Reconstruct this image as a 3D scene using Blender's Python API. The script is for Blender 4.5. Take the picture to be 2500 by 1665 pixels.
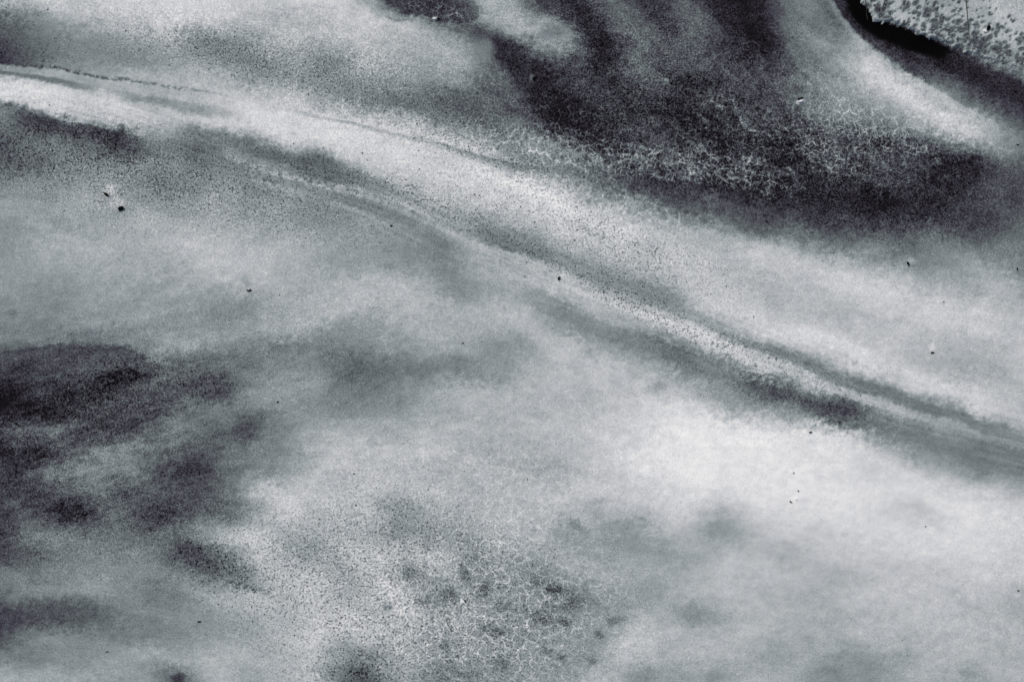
import bpy, math, random
import numpy as np

# ------------------------------------------------------------------ camera, sky, sun, exposure
# Units: metres.  The stretch of sand in view is 2.5 m wide; P() turns "millimetres from the upper
# left corner of the stretch" into metres, x to the right, y up the beach.
scene = bpy.context.scene
for o in list(bpy.data.objects):
    bpy.data.objects.remove(o, do_unlink=True)

CAM_H = 3.0
cam_d = bpy.data.cameras.new("camera")
cam = bpy.data.objects.new("camera", cam_d)
scene.collection.objects.link(cam)
cam.location = (0, 0, CAM_H)
cam.rotation_euler = (0, 0, 0)
cam_d.sensor_width = 36.0
cam_d.lens = 36.0 * CAM_H / 2.5
cam_d.clip_start = 0.05
cam_d.clip_end = 500.0
scene.camera = cam

SUN_EL, SUN_AZ = math.radians(52), math.radians(-50)      # azimuth from +y towards +x
world = bpy.data.worlds.new("World")
scene.world = world
world.use_nodes = True
wn, wl = world.node_tree.nodes, world.node_tree.links
wn.clear()
sky = wn.new("ShaderNodeTexSky")
sky.sky_type = 'NISHITA'
sky.sun_disc = False
sky.sun_elevation = SUN_EL
sky.sun_rotation = SUN_AZ
sky.dust_density = 4.0
sky.air_density = 1.0
bg = wn.new("ShaderNodeBackground")
bg.inputs['Strength'].default_value = 0.10
wo = wn.new("ShaderNodeOutputWorld")
wl.new(sky.outputs[0], bg.inputs[0])
wl.new(bg.outputs[0], wo.inputs[0])

sun_d = bpy.data.lights.new("sun", 'SUN')
sun_d.energy = 1.5
sun_d.angle = math.radians(14)
sun_d.color = (1.0, 0.92, 0.80)
sun = bpy.data.objects.new("sun", sun_d)
scene.collection.objects.link(sun)
sun.rotation_euler = (math.pi / 2 - SUN_EL, 0, -SUN_AZ + math.pi)

vs = scene.view_settings
vs.view_transform = 'Standard'
vs.look = 'None'
vs.gamma = 1.0
vs.exposure = 0.28
vs.use_curve_mapping = False

rng = np.random.default_rng(7)
random.seed(7)

# ------------------------------------------------------------------ helpers
def P(px, py, z=0.0):
    return ((px - 1250.0) / 1000.0, (832.5 - py) / 1000.0, z)

def sstep(a, b, x):
    t = np.clip((x - a) / (b - a), 0.0, 1.0)
    return t * t * (3 - 2 * t)

_tabs = {}
def gnoise(x, y, seed=0):
    """2D gradient noise, about -0.7..0.7"""
    if seed not in _tabs:
        r = np.random.default_rng(1000 + seed)
        a = r.uniform(0, 2 * np.pi, (256, 256))
        _tabs[seed] = (np.cos(a).astype(np.float32), np.sin(a).astype(np.float32))
    gx, gy = _tabs[seed]
    xi = np.floor(x).astype(np.int64); yi = np.floor(y).astype(np.int64)
    xf = x - xi; yf = y - yi
    u = xf ** 3 * (xf * (xf * 6 - 15) + 10); v = yf ** 3 * (yf * (yf * 6 - 15) + 10)
    def d(ix, iy, dx, dy):
        a = (ix & 255, iy & 255)
        return gx[a] * dx + gy[a] * dy
    n00 = d(xi, yi, xf, yf); n10 = d(xi + 1, yi, xf - 1, yf)
    n01 = d(xi, yi + 1, xf, yf - 1); n11 = d(xi + 1, yi + 1, xf - 1, yf - 1)
    return (n00 * (1 - u) + n10 * u) * (1 - v) + (n01 * (1 - u) + n11 * u) * v

def fbm(x, y, oct=4, seed=0, gain=0.5):
    s = 0; a = 1.0; f = 1.0
    for k in range(oct):
        s = s + a * gnoise(x * f + 17.3 * k, y * f - 9.1 * k, seed + k)
        a *= gain; f *= 2.03
    return s

def lin(c):
    c = np.asarray(c, float) / 255.0
    return np.where(c <= 0.04045, c / 12.92, ((c + 0.055) / 1.055) ** 2.4)

# ------------------------------------------------------------------ how pale the sand is, row by row
# (mm down the stretch: pairs "mm across : paleness 0..255" of the mixed dark and pale sand)
ROWS = {
0: "0:150 100:178 200:180 300:190 400:200 500:197 600:188 700:190 800:188 860:180 900:130 950:70 1000:70 1100:72 1150:120 1200:168 1250:140 1300:95 1340:70 1400:55 1450:75 1500:95 1550:65 1600:55 1670:80 1700:65 1750:40 1800:22 1850:30 1900:80 1950:105 2000:100 2050:45 2085:5 2120:120 2150:165 2250:165 2350:165 2400:175 2500:165",
50: "0:90 100:120 200:165 300:170 400:185 500:185 600:172 700:155 800:168 850:185 900:185 1000:165 1050:100 1100:90 1150:130 1200:150 1250:150 1300:145 1350:125 1400:100 1450:52 1500:85 1550:85 1600:60 1650:80 1700:95 1750:60 1800:30 1850:35 1900:85 1950:100 2000:100 2050:75 2100:18 2125:5 2150:80 2200:155 2300:140 2400:140 2450:170 2500:165",
100: "0:75 100:100 200:115 300:125 400:140 500:105 600:125 700:165 800:165 900:170 1000:155 1100:142 1150:125 1200:70 1250:100 1300:145 1350:140 1400:120 1450:28 1500:45 1550:90 1600:80 1650:80 1700:75 1750:60 1800:40 1850:30 1900:55 1950:105 2000:118 2050:112 2100:120 2150:25 2200:6 2250:25 2300:150 2400:130 2450:150 2500:150",
150: "0:65 100:95 200:120 300:120 400:135 500:125 600:105 700:125 800:120 900:145 1000:150 1100:150 1150:135 1200:95 1250:42 1300:35 1350:65 1400:60 1450:40 1500:60 1550:85 1600:80 1650:75 1700:85 1750:65 1800:55 1850:50 1900:72 1950:95 2000:110 2050:140 2100:162 2150:170 2200:75 2250:50 2300:18 2350:28 2400:70 2450:120 2500:158",
200: "0:195 100:180 200:165 300:165 400:165 500:165 600:145 700:120 800:115 850:115 900:125 1000:130 1100:120 1200:90 1250:75 1300:30 1350:40 1400:65 1450:55 1500:50 1550:65 1600:70 1650:40 1700:32 1750:52 1800:65 1850:68 1900:75 1950:98 2000:110 2050:130 2100:160 2150:188 2200:195 2250:110 2300:85 2350:60 2400:38 2450:50 2500:68",
250: "0:188 100:195 200:190 300:185 400:160 500:168 600:195 700:175 800:150 850:130 900:105 1000:95 1100:85 1200:85 1250:75 1300:42 1350:24 1400:35 1500:40 1550:42 1600:40 1650:42 1700:45 1750:62 1800:60 1850:60 1900:70 1950:95 2000:110 2050:125 2100:130 2150:150 2200:183 2250:195 2300:142 2350:98 2400:85 2450:62 2500:50",
300: "0:95 100:60 200:155 300:168 400:168 500:180 600:198 700:202 800:197 850:195 900:185 1000:150 1100:105 1200:90 1250:90 1300:70 1350:36 1400:26 1450:30 1500:45 1550:55 1600:60 1650:42 1700:32 1750:36 1800:50 1850:55 1900:60 1950:60 2000:105 2050:100 2100:105 2150:110 2200:120 2250:145 2300:195 2350:188 2400:150 2450:110 2500:85",
350: "0:75 100:95 200:85 300:50 400:115 500:100 600:140 700:185 800:197 850:205 900:200 1000:197 1100:165 1200:130 1300:122 1350:100 1400:75 1450:48 1500:58 1550:65 1600:70 1650:60 1700:55 1750:45 1800:36 1850:46 1900:34 1950:60 2000:66 2050:66 2100:60 2150:58 2200:75 2250:85 2300:100 2350:112 2400:148 2450:130 2500:105",
400: "0:85 100:85 200:100 300:100 400:105 500:97 600:118 700:105 800:88 850:185 900:185 1000:197 1100:190 1200:178 1250:130 1300:110 1350:105 1400:100 1450:88 1500:76 1550:70 1600:66 1650:62 1700:70 1750:60 1800:55 1850:60 1900:38 1950:45 2000:55 2050:68 2100:65 2150:68 2200:68 2250:52 2300:45 2350:38 2400:60 2450:82 2500:90",
450: "0:115 100:115 200:120 300:115 400:100 500:110 600:110 700:115 800:108 850:105 900:130 950:150 1000:165 1100:185 1200:195 1300:200 1350:165 1400:118 1450:95 1500:82 1550:70 1600:60 1650:58 1700:55 1750:42 1800:40 1850:40 1900:40 1950:36 2000:36 2050:40 2100:40 2150:42 2200:45 2250:40 2300:36 2350:45 2400:60 2450:70 2500:75",
500: "0:135 100:135 200:140 300:135 400:120 500:130 600:125 700:120 800:108 850:125 900:125 1000:140 1100:160 1200:170 1300:185 1400:180 1450:165 1500:145 1550:118 1600:95 1650:82 1700:85 1750:80 1800:70 1850:60 1900:50 1950:38 2000:40 2050:36 2100:35 2150:27 2200:30 2250:40 2300:50 2350:60 2400:70 2450:74 2500:76",
550: "0:130 100:140 200:140 300:145 400:150 500:150 600:140 700:135 800:120 850:122 900:130 1000:130 1100:130 1200:130 1300:155 1400:175 1500:185 1600:165 1650:152 1700:132 1750:110 1800:97 1850:90 1900:85 1950:76 2000:70 2050:66 2100:65 2200:65 2250:70 2300:70 2350:65 2400:70 2450:76 2500:95",
600: "0:130 100:145 200:155 300:155 350:150 400:165 500:170 600:165 700:155 800:145 900:130 1000:125 1100:118 1200:135 1250:105 1300:108 1350:135 1400:152 1500:160 1600:158 1670:163 1750:165 1800:162 1850:172 1900:158 1950:135 2000:116 2050:110 2100:105 2150:100 2200:96 2250:100 2300:110 2350:100 2400:92 2450:100 2500:110",
650: "0:135 100:140 200:145 300:150 400:152 500:165 600:170 700:160 800:145 850:137 900:140 1000:130 1100:120 1150:145 1200:160 1250:145 1300:165 1350:138 1400:125 1450:135 1500:150 1600:160 1670:170 1700:175 1800:162 1900:178 2000:185 2050:175 2100:157 2150:148 2200:140 2250:130 2300:118 2350:135 2400:148 2450:125 2500:106",
700: "0:130 100:130 200:135 300:145 400:137 500:150 600:160 700:152 800:155 850:165 900:170 1000:165 1050:145 1100:125 1150:125 1200:145 1250:150 1300:157 1350:168 1400:170 1450:155 1500:122 1550:118 1600:128 1650:160 1700:167 1800:170 1900:167 2000:176 2100:190 2200:185 2250:170 2300:155 2350:150 2400:152 2450:162 2500:137",
750: "0:120 100:125 200:130 300:135 400:140 500:130 550:117 600:130 700:150 800:165 850:166 950:157 1000:165 1100:157 1200:157 1250:165 1300:150 1350:126 1400:150 1450:165 1500:165 1550:142 1600:150 1650:130 1700:170 1750:180 1800:185 1900:168 2000:166 2050:166 2100:180 2200:190 2300:190 2400:176 2500:160",
800: "0:115 100:112 200:125 300:130 400:130 500:130 600:140 700:150 800:140 850:130 900:136 1000:155 1100:155 1200:152 1250:160 1300:175 1350:150 1400:126 1450:135 1500:136 1550:150 1600:165 1650:160 1700:148 1750:165 1800:167 1850:190 1900:190 2000:187 2100:176 2200:175 2300:185 2400:190 2500:175",
850: "0:95 50:98 100:95 150:78 200:80 250:85 300:85 350:120 400:130 500:130 600:115 700:107 800:115 850:113 900:120 1000:135 1100:148 1200:135 1250:120 1300:150 1350:165 1400:173 1450:152 1500:140 1550:130 1600:112 1650:105 1700:140 1750:188 1800:188 1850:140 1900:162 1950:185 2000:195 2100:195 2200:176 2300:165 2400:165 2500:180",
900: "0:60 50:65 100:70 150:72 200:70 250:65 300:40 350:48 400:85 450:88 500:90 550:92 600:110 700:120 800:118 850:88 900:97 950:102 1000:106 1050:112 1100:116 1200:127 1250:140 1300:155 1400:170 1500:175 1550:165 1600:150 1650:125 1700:110 1750:112 1800:132 1850:178 1900:166 1950:128 2000:124 2050:160 2100:193 2200:185 2300:157 2400:152 2500:175",
950: "0:38 50:45 100:55 150:60 200:52 250:48 300:65 350:72 400:76 450:80 500:62 550:68 600:110 650:125 700:135 800:120 850:102 900:106 1000:125 1050:140 1100:155 1200:160 1300:165 1400:170 1500:175 1600:166 1650:170 1700:150 1750:135 1800:120 1850:78 1900:82 1950:120 2000:163 2050:165 2100:115 2150:104 2200:176 2250:188 2300:194 2400:185 2500:170",
1000: "0:27 50:31 100:36 150:38 200:55 250:60 300:62 350:70 400:80 450:92 500:100 550:108 600:115 700:125 800:126 850:120 900:122 1000:140 1100:155 1200:165 1300:165 1400:166 1500:175 1550:190 1600:205 1650:210 1700:208 1750:172 1800:146 1850:130 1900:125 1950:102 2000:72 2050:58 2100:68 2150:148 2200:164 2250:122 2300:126 2350:160 2400:188 2450:180 2500:166",
1050: "0:70 50:82 100:88 150:85 200:75 250:57 300:62 350:86 400:100 450:100 500:98 550:85 600:72 650:100 700:125 750:140 800:150 850:158 950:150 1000:155 1100:165 1200:165 1300:165 1400:175 1500:190 1550:203 1600:215 1650:221 1700:225 1800:224 1850:215 1900:205 1950:198 2000:190 2050:170 2100:132 2150:108 2200:107 2250:122 2300:163 2350:150 2400:114 2450:126 2500:163",
1100: "0:50 50:48 100:52 150:66 200:95 250:108 300:115 350:112 400:104 450:72 500:92 550:98 600:100 650:115 700:130 750:150 800:165 850:175 1000:175 1100:172 1150:158 1200:152 1250:155 1300:160 1400:170 1500:195 1550:208 1600:218 1700:225 1800:225 1900:220 2000:215 2050:212 2100:205 2150:180 2200:150 2250:127 2300:116 2350:112 2400:110 2450:106 2500:115",
1150: "0:60 50:60 100:85 150:105 200:110 250:112 300:110 350:100 400:80 450:56 480:60 500:70 550:95 600:110 650:120 700:132 750:163 800:170 850:170 900:174 1000:168 1060:160 1100:165 1200:163 1250:160 1300:150 1400:162 1450:178 1500:190 1600:214 1700:225 1800:222 1900:222 2000:215 2100:205 2150:192 2200:198 2250:176 2300:150 2350:137 2400:114 2450:124 2500:125",
1200: "0:60 50:65 100:70 150:76 200:95 250:100 300:67 350:85 400:80 450:76 500:85 550:92 600:143 650:172 700:184 750:176 800:165 850:168 900:165 1000:162 1100:165 1200:165 1300:167 1400:185 1500:190 1600:200 1700:210 1800:215 1900:218 2000:218 2100:212 2200:206 2300:204 2350:196 2400:184 2450:162 2500:158",
1250: "0:65 50:75 100:62 150:55 170:38 200:50 220:52 250:95 300:108 350:54 400:56 450:75 500:85 550:90 600:106 650:158 700:174 750:168 800:160 850:160 900:163 950:135 980:118 1000:130 1050:145 1100:150 1200:164 1300:170 1400:166 1450:152 1500:165 1600:180 1700:186 1750:168 1800:180 1850:195 1900:205 2000:212 2100:212 2200:196 2240:172 2300:205 2400:208 2500:196",
1300: "0:65 50:70 100:108 150:105 200:92 250:95 300:96 350:94 400:86 450:100 500:124 550:145 600:164 650:168 700:155 750:137 800:154 850:146 900:145 950:127 1000:114 1050:130 1100:130 1150:136 1200:150 1300:164 1350:150 1400:130 1450:150 1500:136 1550:132 1600:150 1650:162 1700:163 1750:130 1800:142 1850:180 1900:190 2000:190 2100:200 2200:205 2300:208 2400:208 2500:200",
1350: "0:70 50:72 100:95 150:100 200:110 250:112 300:110 350:105 400:95 450:64 500:76 530:72 550:106 600:150 650:150 700:140 750:115 800:135 850:154 900:152 1000:158 1050:158 1100:150 1150:120 1200:140 1300:146 1400:150 1450:137 1500:137 1600:140 1670:142 1700:158 1800:165 1850:170 1900:165 1930:154 2000:180 2100:190 2200:195 2300:200 2400:204 2500:200",
1400: "0:105 100:106 200:120 300:125 350:120 400:110 450:105 500:96 550:74 600:102 650:140 700:150 800:148 850:120 900:155 950:150 1000:134 1050:140 1100:150 1140:118 1200:136 1250:132 1300:120 1350:136 1400:150 1500:150 1600:150 1670:153 1700:164 1800:170 1900:174 2000:166 2050:157 2100:175 2200:180 2300:185 2400:190 2500:190",
1450: "0:95 50:108 100:115 200:130 300:128 350:107 400:107 450:117 500:144 550:142 600:150 700:150 800:158 850:130 900:158 950:164 1000:160 1040:125 1100:124 1150:158 1180:122 1200:132 1250:140 1300:140 1350:112 1400:108 1450:135 1500:150 1550:130 1600:145 1670:155 1700:168 1800:170 1900:162 1950:160 2000:160 2100:174 2200:180 2300:176 2400:175 2500:166",
1500: "0:60 50:62 100:66 150:70 200:76 250:90 300:108 400:120 500:130 600:140 700:150 800:164 850:152 900:154 960:134 1000:164 1050:145 1100:134 1150:148 1200:137 1250:132 1300:118 1350:110 1400:122 1450:140 1500:125 1550:150 1600:158 1650:142 1700:130 1750:150 1800:160 1900:160 2000:157 2100:165 2200:170 2300:178 2400:166 2500:152",
1550: "0:70 50:98 100:118 150:115 200:110 300:110 400:115 450:125 500:135 600:140 700:155 800:164 850:160 900:155 1000:154 1060:134 1100:133 1150:132 1200:116 1250:135 1300:132 1350:135 1400:131 1450:128 1500:154 1600:168 1670:160 1700:160 1800:165 1900:160 1950:152 2000:152 2100:165 2200:165 2250:161 2300:170 2400:165 2500:165",
1600: "0:110 100:112 200:125 300:140 400:145 500:150 600:155 700:155 800:150 850:125 870:98 900:118 950:132 1000:143 1050:130 1100:120 1150:130 1200:130 1250:127 1300:131 1350:124 1400:138 1430:122 1500:163 1600:165 1670:160 1700:164 1800:160 1850:151 1900:146 1950:142 2000:154 2050:138 2100:141 2150:146 2200:146 2250:160 2300:165 2400:165 2500:160",
1660: "0:155 100:145 200:145 300:140 350:127 400:112 430:76 470:120 500:143 600:150 700:155 800:142 850:78 900:74 950:115 1000:132 1050:100 1100:112 1150:104 1200:120 1250:126 1300:140 1350:132 1400:148 1500:158 1550:130 1600:137 1670:142 1700:150 1750:134 1800:158 1900:155 1950:150 2000:130 2050:124 2100:128 2150:132 2200:150 2250:151 2300:164 2360:138 2400:155 2500:160",
}
SX, SY, SV = [], [], []
for yy, row in ROWS.items():
    for tok in row.split():
        a, b = tok.split(':')
        SX.append(float(a)); SY.append(float(yy)); SV.append(float(b))
SX, SY, SV = np.array(SX), np.array(SY), np.array(SV)

SV = np.interp(SV, [0, 50, 80, 110, 150, 175, 200, 225], [0, 47, 82, 120, 162, 183, 203, 224])
for ox, oy, orx, ory, dv in ((400,640,420,110,3),(600,60,350,60,6),(1250,1500,200,130,-8),(1100,1400,200,100,-4),
                             (1560,90,40,80,10),(2300,600,200,40,4),(1560,230,230,100,8),(1250,110,80,40,8),(1255,60,70,50,-12),(450,1150,60,40,6),(2000,960,160,30,6),(100,1500,160,28,12),(120,940,220,80,-1),(2150,450,200,80,9),(1320,220,90,80,8),(1780,70,120,90,10),(2200,0,200,60,12)):
    SV = SV + dv * np.exp(-((SX - ox) / orx) ** 2 - ((SY - oy) / ory) ** 2)

# flow direction of the water that laid the sand (mm, mm, degrees down to the right)
FLOW = [(0,170,8),(400,230,12),(800,300,15),(1200,400,20),(1600,480,22),(2000,600,20),(2300,200,36),(1500,100,50),
        (1850,100,50),(2100,150,45),(1800,400,15),(2300,450,5),(1000,480,20),(1250,600,28),(1500,720,28),(1900,930,24),
        (2300,1070,20),(300,950,-12),(700,880,-10),(1100,850,-8),(400,1150,-15),(150,1250,-15),(550,1400,25),(100,1500,3),
        (1000,1300,25),(1200,1550,0),(1900,1600,0),(2000,1300,8),(2300,1250,18),(300,600,-4),(700,780,-10),(250,330,17),
        (100,80,25),(500,90,14),(900,200,10),(1300,250,35)]
def flow_angle(x, y):
    c = 0; s = 0
    for fx, fy, a in FLOW:
        w = np.exp(-((x - fx) ** 2 + (y - fy) ** 2) / (2 * 170.0 ** 2)) + 1e-9
        c = c + w * math.cos(2 * math.radians(a)); s = s + w * math.sin(2 * math.radians(a))
    return 0.5 * np.arctan2(s, c)

def FA(x, y):
    g = np.clip((x + 300) / 50, 0, 61.999), np.clip((y + 300) / 50, 0, 44.999)
    i, j = g[0].astype(int), g[1].astype(int); fu, fv = g[0] - i, g[1] - j
    return (FAG[j, i] * (1 - fu) + FAG[j, i + 1] * fu) * (1 - fv) + (FAG[j + 1, i] * (1 - fu) + FAG[j + 1, i + 1] * fu) * fv
FAG = flow_angle(*np.meshgrid(np.arange(63) * 50.0 - 300, np.arange(46) * 50.0 - 300))
SA, SC = 50.0, 25.0
def kern(x, y):
    th = flow_angle(x, y)[:, None]
    dx = SX[None] - x[:, None]; dy = SY[None] - y[:, None]
    u = dx * np.cos(th) + dy * np.sin(th); v = -dx * np.sin(th) + dy * np.cos(th)
    w = np.exp(-0.5 * ((u / SA) ** 2 + (v / SC) ** 2)) + 1e-7 * np.exp(-(dx ** 2 + dy ** 2) / (2 * 150.0 ** 2)) + 1e-30
    return w / w.sum(1, keepdims=True)

W = kern(SX, SY)
V = SV.copy()
for _ in range(6):
    V += 0.7 * (SV - W @ V)
V = np.clip(V, -20, 255)

MARG, ST = 300, 6.0
gx = np.arange(-MARG, 2500 + MARG + 1, ST); gy = np.arange(-MARG, 1665 + MARG + 1, ST)
GX, GY = np.meshgrid(gx, gy)
TG = np.empty(GX.size)
fx_, fy_ = GX.ravel(), GY.ravel()
for i in range(0, GX.size, 8000):
    TG[i:i + 8000] = kern(fx_[i:i + 8000], fy_[i:i + 8000]) @ V
TG = TG.reshape(GX.shape)

def sample_base(x, y):
    u = np.clip((x + MARG) / ST, 0, len(gx) - 1.001); v = np.clip((y + MARG) / ST, 0, len(gy) - 1.001)
    i = u.astype(int); j = v.astype(int); fu = u - i; fv = v - j
    return ((TG[j, i] * (1 - fu) + TG[j, i + 1] * fu) * (1 - fv) + (TG[j + 1, i] * (1 - fu) + TG[j + 1, i + 1] * fu) * fv)

def curve(pts, step=8.0):
    """Catmull-Rom through rows of numbers; the first two are x, y"""
    p = np.array(pts, float)
    if len(p) < 3:
        n = max(2, int(np.hypot(*(p[-1, :2] - p[0, :2])) / step)); t = np.linspace(0, 1, n)[:, None]
        return p[0] * (1 - t) + p[-1] * t
    e = np.vstack([2 * p[0] - p[1], p, 2 * p[-1] - p[-2]])
    out = []
    for k in range(1, len(e) - 2):
        n = max(2, int(np.hypot(*(e[k + 1, :2] - e[k, :2])) / step))
        for t in np.linspace(0, 1, n, endpoint=False):
            out.append(0.5 * (2 * e[k] + (e[k + 1] - e[k - 1]) * t + (2 * e[k - 1] - 5 * e[k] + 4 * e[k + 1] - e[k + 2]) * t * t
                              + (3 * e[k] - e[k - 1] - 3 * e[k + 1] + e[k + 2]) * t ** 3))
    out.append(e[-2])
    return np.array(out)

# streaks of dark or pale sand: points (mm, mm, half width, opacity), paleness, edge softness above, below (mm)
STREAKS = [
 ([(-10,151,2,.7),(60,160,2,.75),(150,171,2,.8),(230,187,2,.7),(310,198,1.5,.55),(400,211,1.5,.5),(480,222,1.5,.4),(560,236,1,.15)], 42, 5, 3, 2),
 ([(-10,172,4,.8),(60,184,4,.8),(120,196,5,.8),(180,208,5,.7),(235,218,5,.3)], 92, 4, 6),
 ([(270,226,4,.3),(330,237,6,.7),(430,256,8,.7),(520,272,8,.5),(580,285,8,.2)], 125, 8, 10),
 ([(-10,163,6,.7),(80,174,8,.7),(170,190,8,.7),(280,212,9,.6),(400,228,10,.3)], 158, 4, 4),
 ([(0,258,5,.5),(60,275,6,.5),(110,292,9,.75),(160,310,11,.8),(220,325,12,.8),(280,338,10,.75),(335,348,9,.4)], 50, 10, 18),
 ([(300,345,8,.3),(400,362,12,.5),(500,385,12,.5),(600,412,10,.4),(660,440,8,.2)], 98, 10, 14),
 ([(440,310,6,.3),(620,362,11,.55),(860,432,12,.5),(960,468,12,.5),(1060,505,12,.45),(1140,540,12,.5),(1230,590,11,.55),(1335,630,11,.55),(1450,678,14,.55),(1600,722,13,.5),(1700,775,10,.45),(1780,822,8,.45)], 118, 18, 12),
 ([(460,312,5,.2),(540,335,8,.4),(640,370,12,.6),(720,395,14,.6),(800,417,14,.6),(880,440,10,.4),(980,475,6,.1)], 88, 18, 10),
 ([(1250,690,10,.1),(1340,742,14,.35),(1420,785,16,.4),(1500,818,16,.4),(1600,848,16,.4)], 120, 14, 14),
 ([(560,385,5,.5),(640,412,7,.8),(720,435,7,.8),(800,455,8,.8),(900,478,9,.7),(1000,510,8,.6),(1090,560,8,.6),(1180,607,8,.4)], 172, 5, 6, 2),
 ([(610,425,8,.8),(650,450,9,.6),(720,470,7,.5),(830,500,7,.5),(960,530,6,.3)], 160, 8, 8, 2),
 ([(830,480,8,.4),(920,510,11,.6),(1010,545,10,.4)], 98, 10, 10),
 ([(650,255,2,.0),(760,283,2,.4),(850,300,2,.6),(950,325,2,.5),(1030,345,2,.3)], 130, 3, 5),
 ([(1010,330,2,.2),(1130,370,2,.6),(1240,400,3,.7),(1340,415,3,.5)], 90, 3, 16),
 ([(930,-12,6,.8),(990,8,16,.9),(1050,22,20,.9),(1110,30,24,.9),(1150,30,20,.7)], 62, 14, 5),
 ([(1065,42,1,.5),(1085,38,1,.5),(1110,38,1,.5),(1140,50,2,.4),(1160,55,2,.3)], 150, 2, 3, 1),
 ([(1130,60,10,.4),(1200,100,16,.55),(1260,150,24,.55),(1320,210,30,.5),(1380,290,30,.4)], 42, 26, 26),
 ([(1340,0,10,.5),(1390,25,14,.6),(1440,75,18,.65),(1470,130,20,.55)], 36, 22, 24),
 ([(1760,-5,16,.45),(1810,30,20,.5),(1870,100,20,.45),(1900,150,16,.2)], 30, 28, 30),
 ([(1560,-5,12,.4),(1610,40,12,.4),(1650,100,12,.35),(1670,150,12,.2)], 52, 16, 16),
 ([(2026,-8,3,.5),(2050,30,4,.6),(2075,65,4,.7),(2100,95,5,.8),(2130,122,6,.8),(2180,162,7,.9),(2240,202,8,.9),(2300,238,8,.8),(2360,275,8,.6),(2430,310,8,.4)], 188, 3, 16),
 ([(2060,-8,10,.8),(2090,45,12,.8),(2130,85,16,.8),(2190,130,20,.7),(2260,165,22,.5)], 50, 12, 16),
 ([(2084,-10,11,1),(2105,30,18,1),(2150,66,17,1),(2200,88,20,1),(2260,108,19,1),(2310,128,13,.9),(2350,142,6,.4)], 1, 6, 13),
 ([(2330,150,14,.7),(2400,180,18,.7),(2460,205,18,.6),(2520,235,18,.5)], 40, 14, 20),
 ([(1170,570,8,.5),(1230,595,9,.7),(1280,612,9,.7),(1335,628,7,.4)], 96, 10, 6),
 ([(1330,640,10,.2),(1420,665,20,.4),(1500,695,22,.4),(1600,722,20,.3)], 122, 16, 20),
 ([(1080,565,6,.5),(1160,600,9,.7),(1240,625,9,.7),(1330,650,8,.7),(1400,672,7,.3)], 168, 6, 12),
 ([(1440,718,5,.3),(1560,765,8,.6),(1660,803,11,.8),(1800,853,13,.9),(1900,893,13,.9),(2046,948,12,.85),(2120,977,11,.8),(2205,1007,10,.7),(2365,1050,10,.6),(2510,1084,10,.4)], 178, 9, 9),
 ([(1760,818,6,.4),(1876,853,9,.7),(1993,901,12,.75),(2073,933,13,.8),(2168,959,14,.85),(2232,986,11,.75),(2338,1018,11,.65),(2418,1050,10,.6),(2510,1072,10,.5)], 108, 12, 9),
 ([(1500,815,12,.3),(1580,845,18,.5),(1660,868,20,.5),(1770,895,22,.6),(1870,938,20,.7),(1980,978,16,.7),(2060,1004,14,.7),(2110,1022,10,.5),(2200,1050,8,.3)], 104, 14, 24, 2),
 ([(1800,922,5,.25),(1850,938,7,.5),(1913,959,8,.45),(1980,982,6,.5),(2046,1002,6,.7),(2099,1020,4,.5)], 48, 8, 12, 1),
 ([(2110,1022,14,.3),(2200,1046,24,.5),(2312,1071,26,.5),(2400,1105,26,.5),(2520,1150,26,.5)], 114, 14, 20),
 ([(-10,828,9,.7),(60,820,9,.7),(105,836,9,.7),(150,826,9,.7),(205,823,9,.7),(252,834,9,.7),(310,829,9,.7),(352,842,8,.7),(378,868,7,.6),(400,885,6,.3)], 130, 16, 3),
 ([(20,882,24,.8),(90,868,20,.7),(170,866,22,.9),(240,874,20,.7),(290,870,22,.95),(338,884,20,.8)], 72, 4, 26),
 ([(230,930,14,.7),(280,918,14,.9),(330,910,9,.9),(365,910,5,.5)], 12, 10, 12, 1),
 ([(150,968,8,.6),(200,955,8,.7)], 24, 10, 10, 1),
 ([(440,940,8,.6),(480,932,10,.8),(530,930,10,.8),(560,948,8,.5)], 54, 8, 10, 1),
 ([(0,1010,14,.5),(80,1015,14,.5),(150,1020,10,.3)], 28, 14, 16),
 ([(560,1420,5,.9),(600,1430,4,.7),(650,1447,4,.4)], 60, 5, 5, 1),
 ([(150,1262,5,.4),(185,1266,7,.6),(215,1256,5,.5)], 26, 9, 12, 1),
 ([(1128,1385,6,.6),(1138,1405,7,.9),(1146,1422,6,.6)], 96, 6, 6),
]
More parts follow.
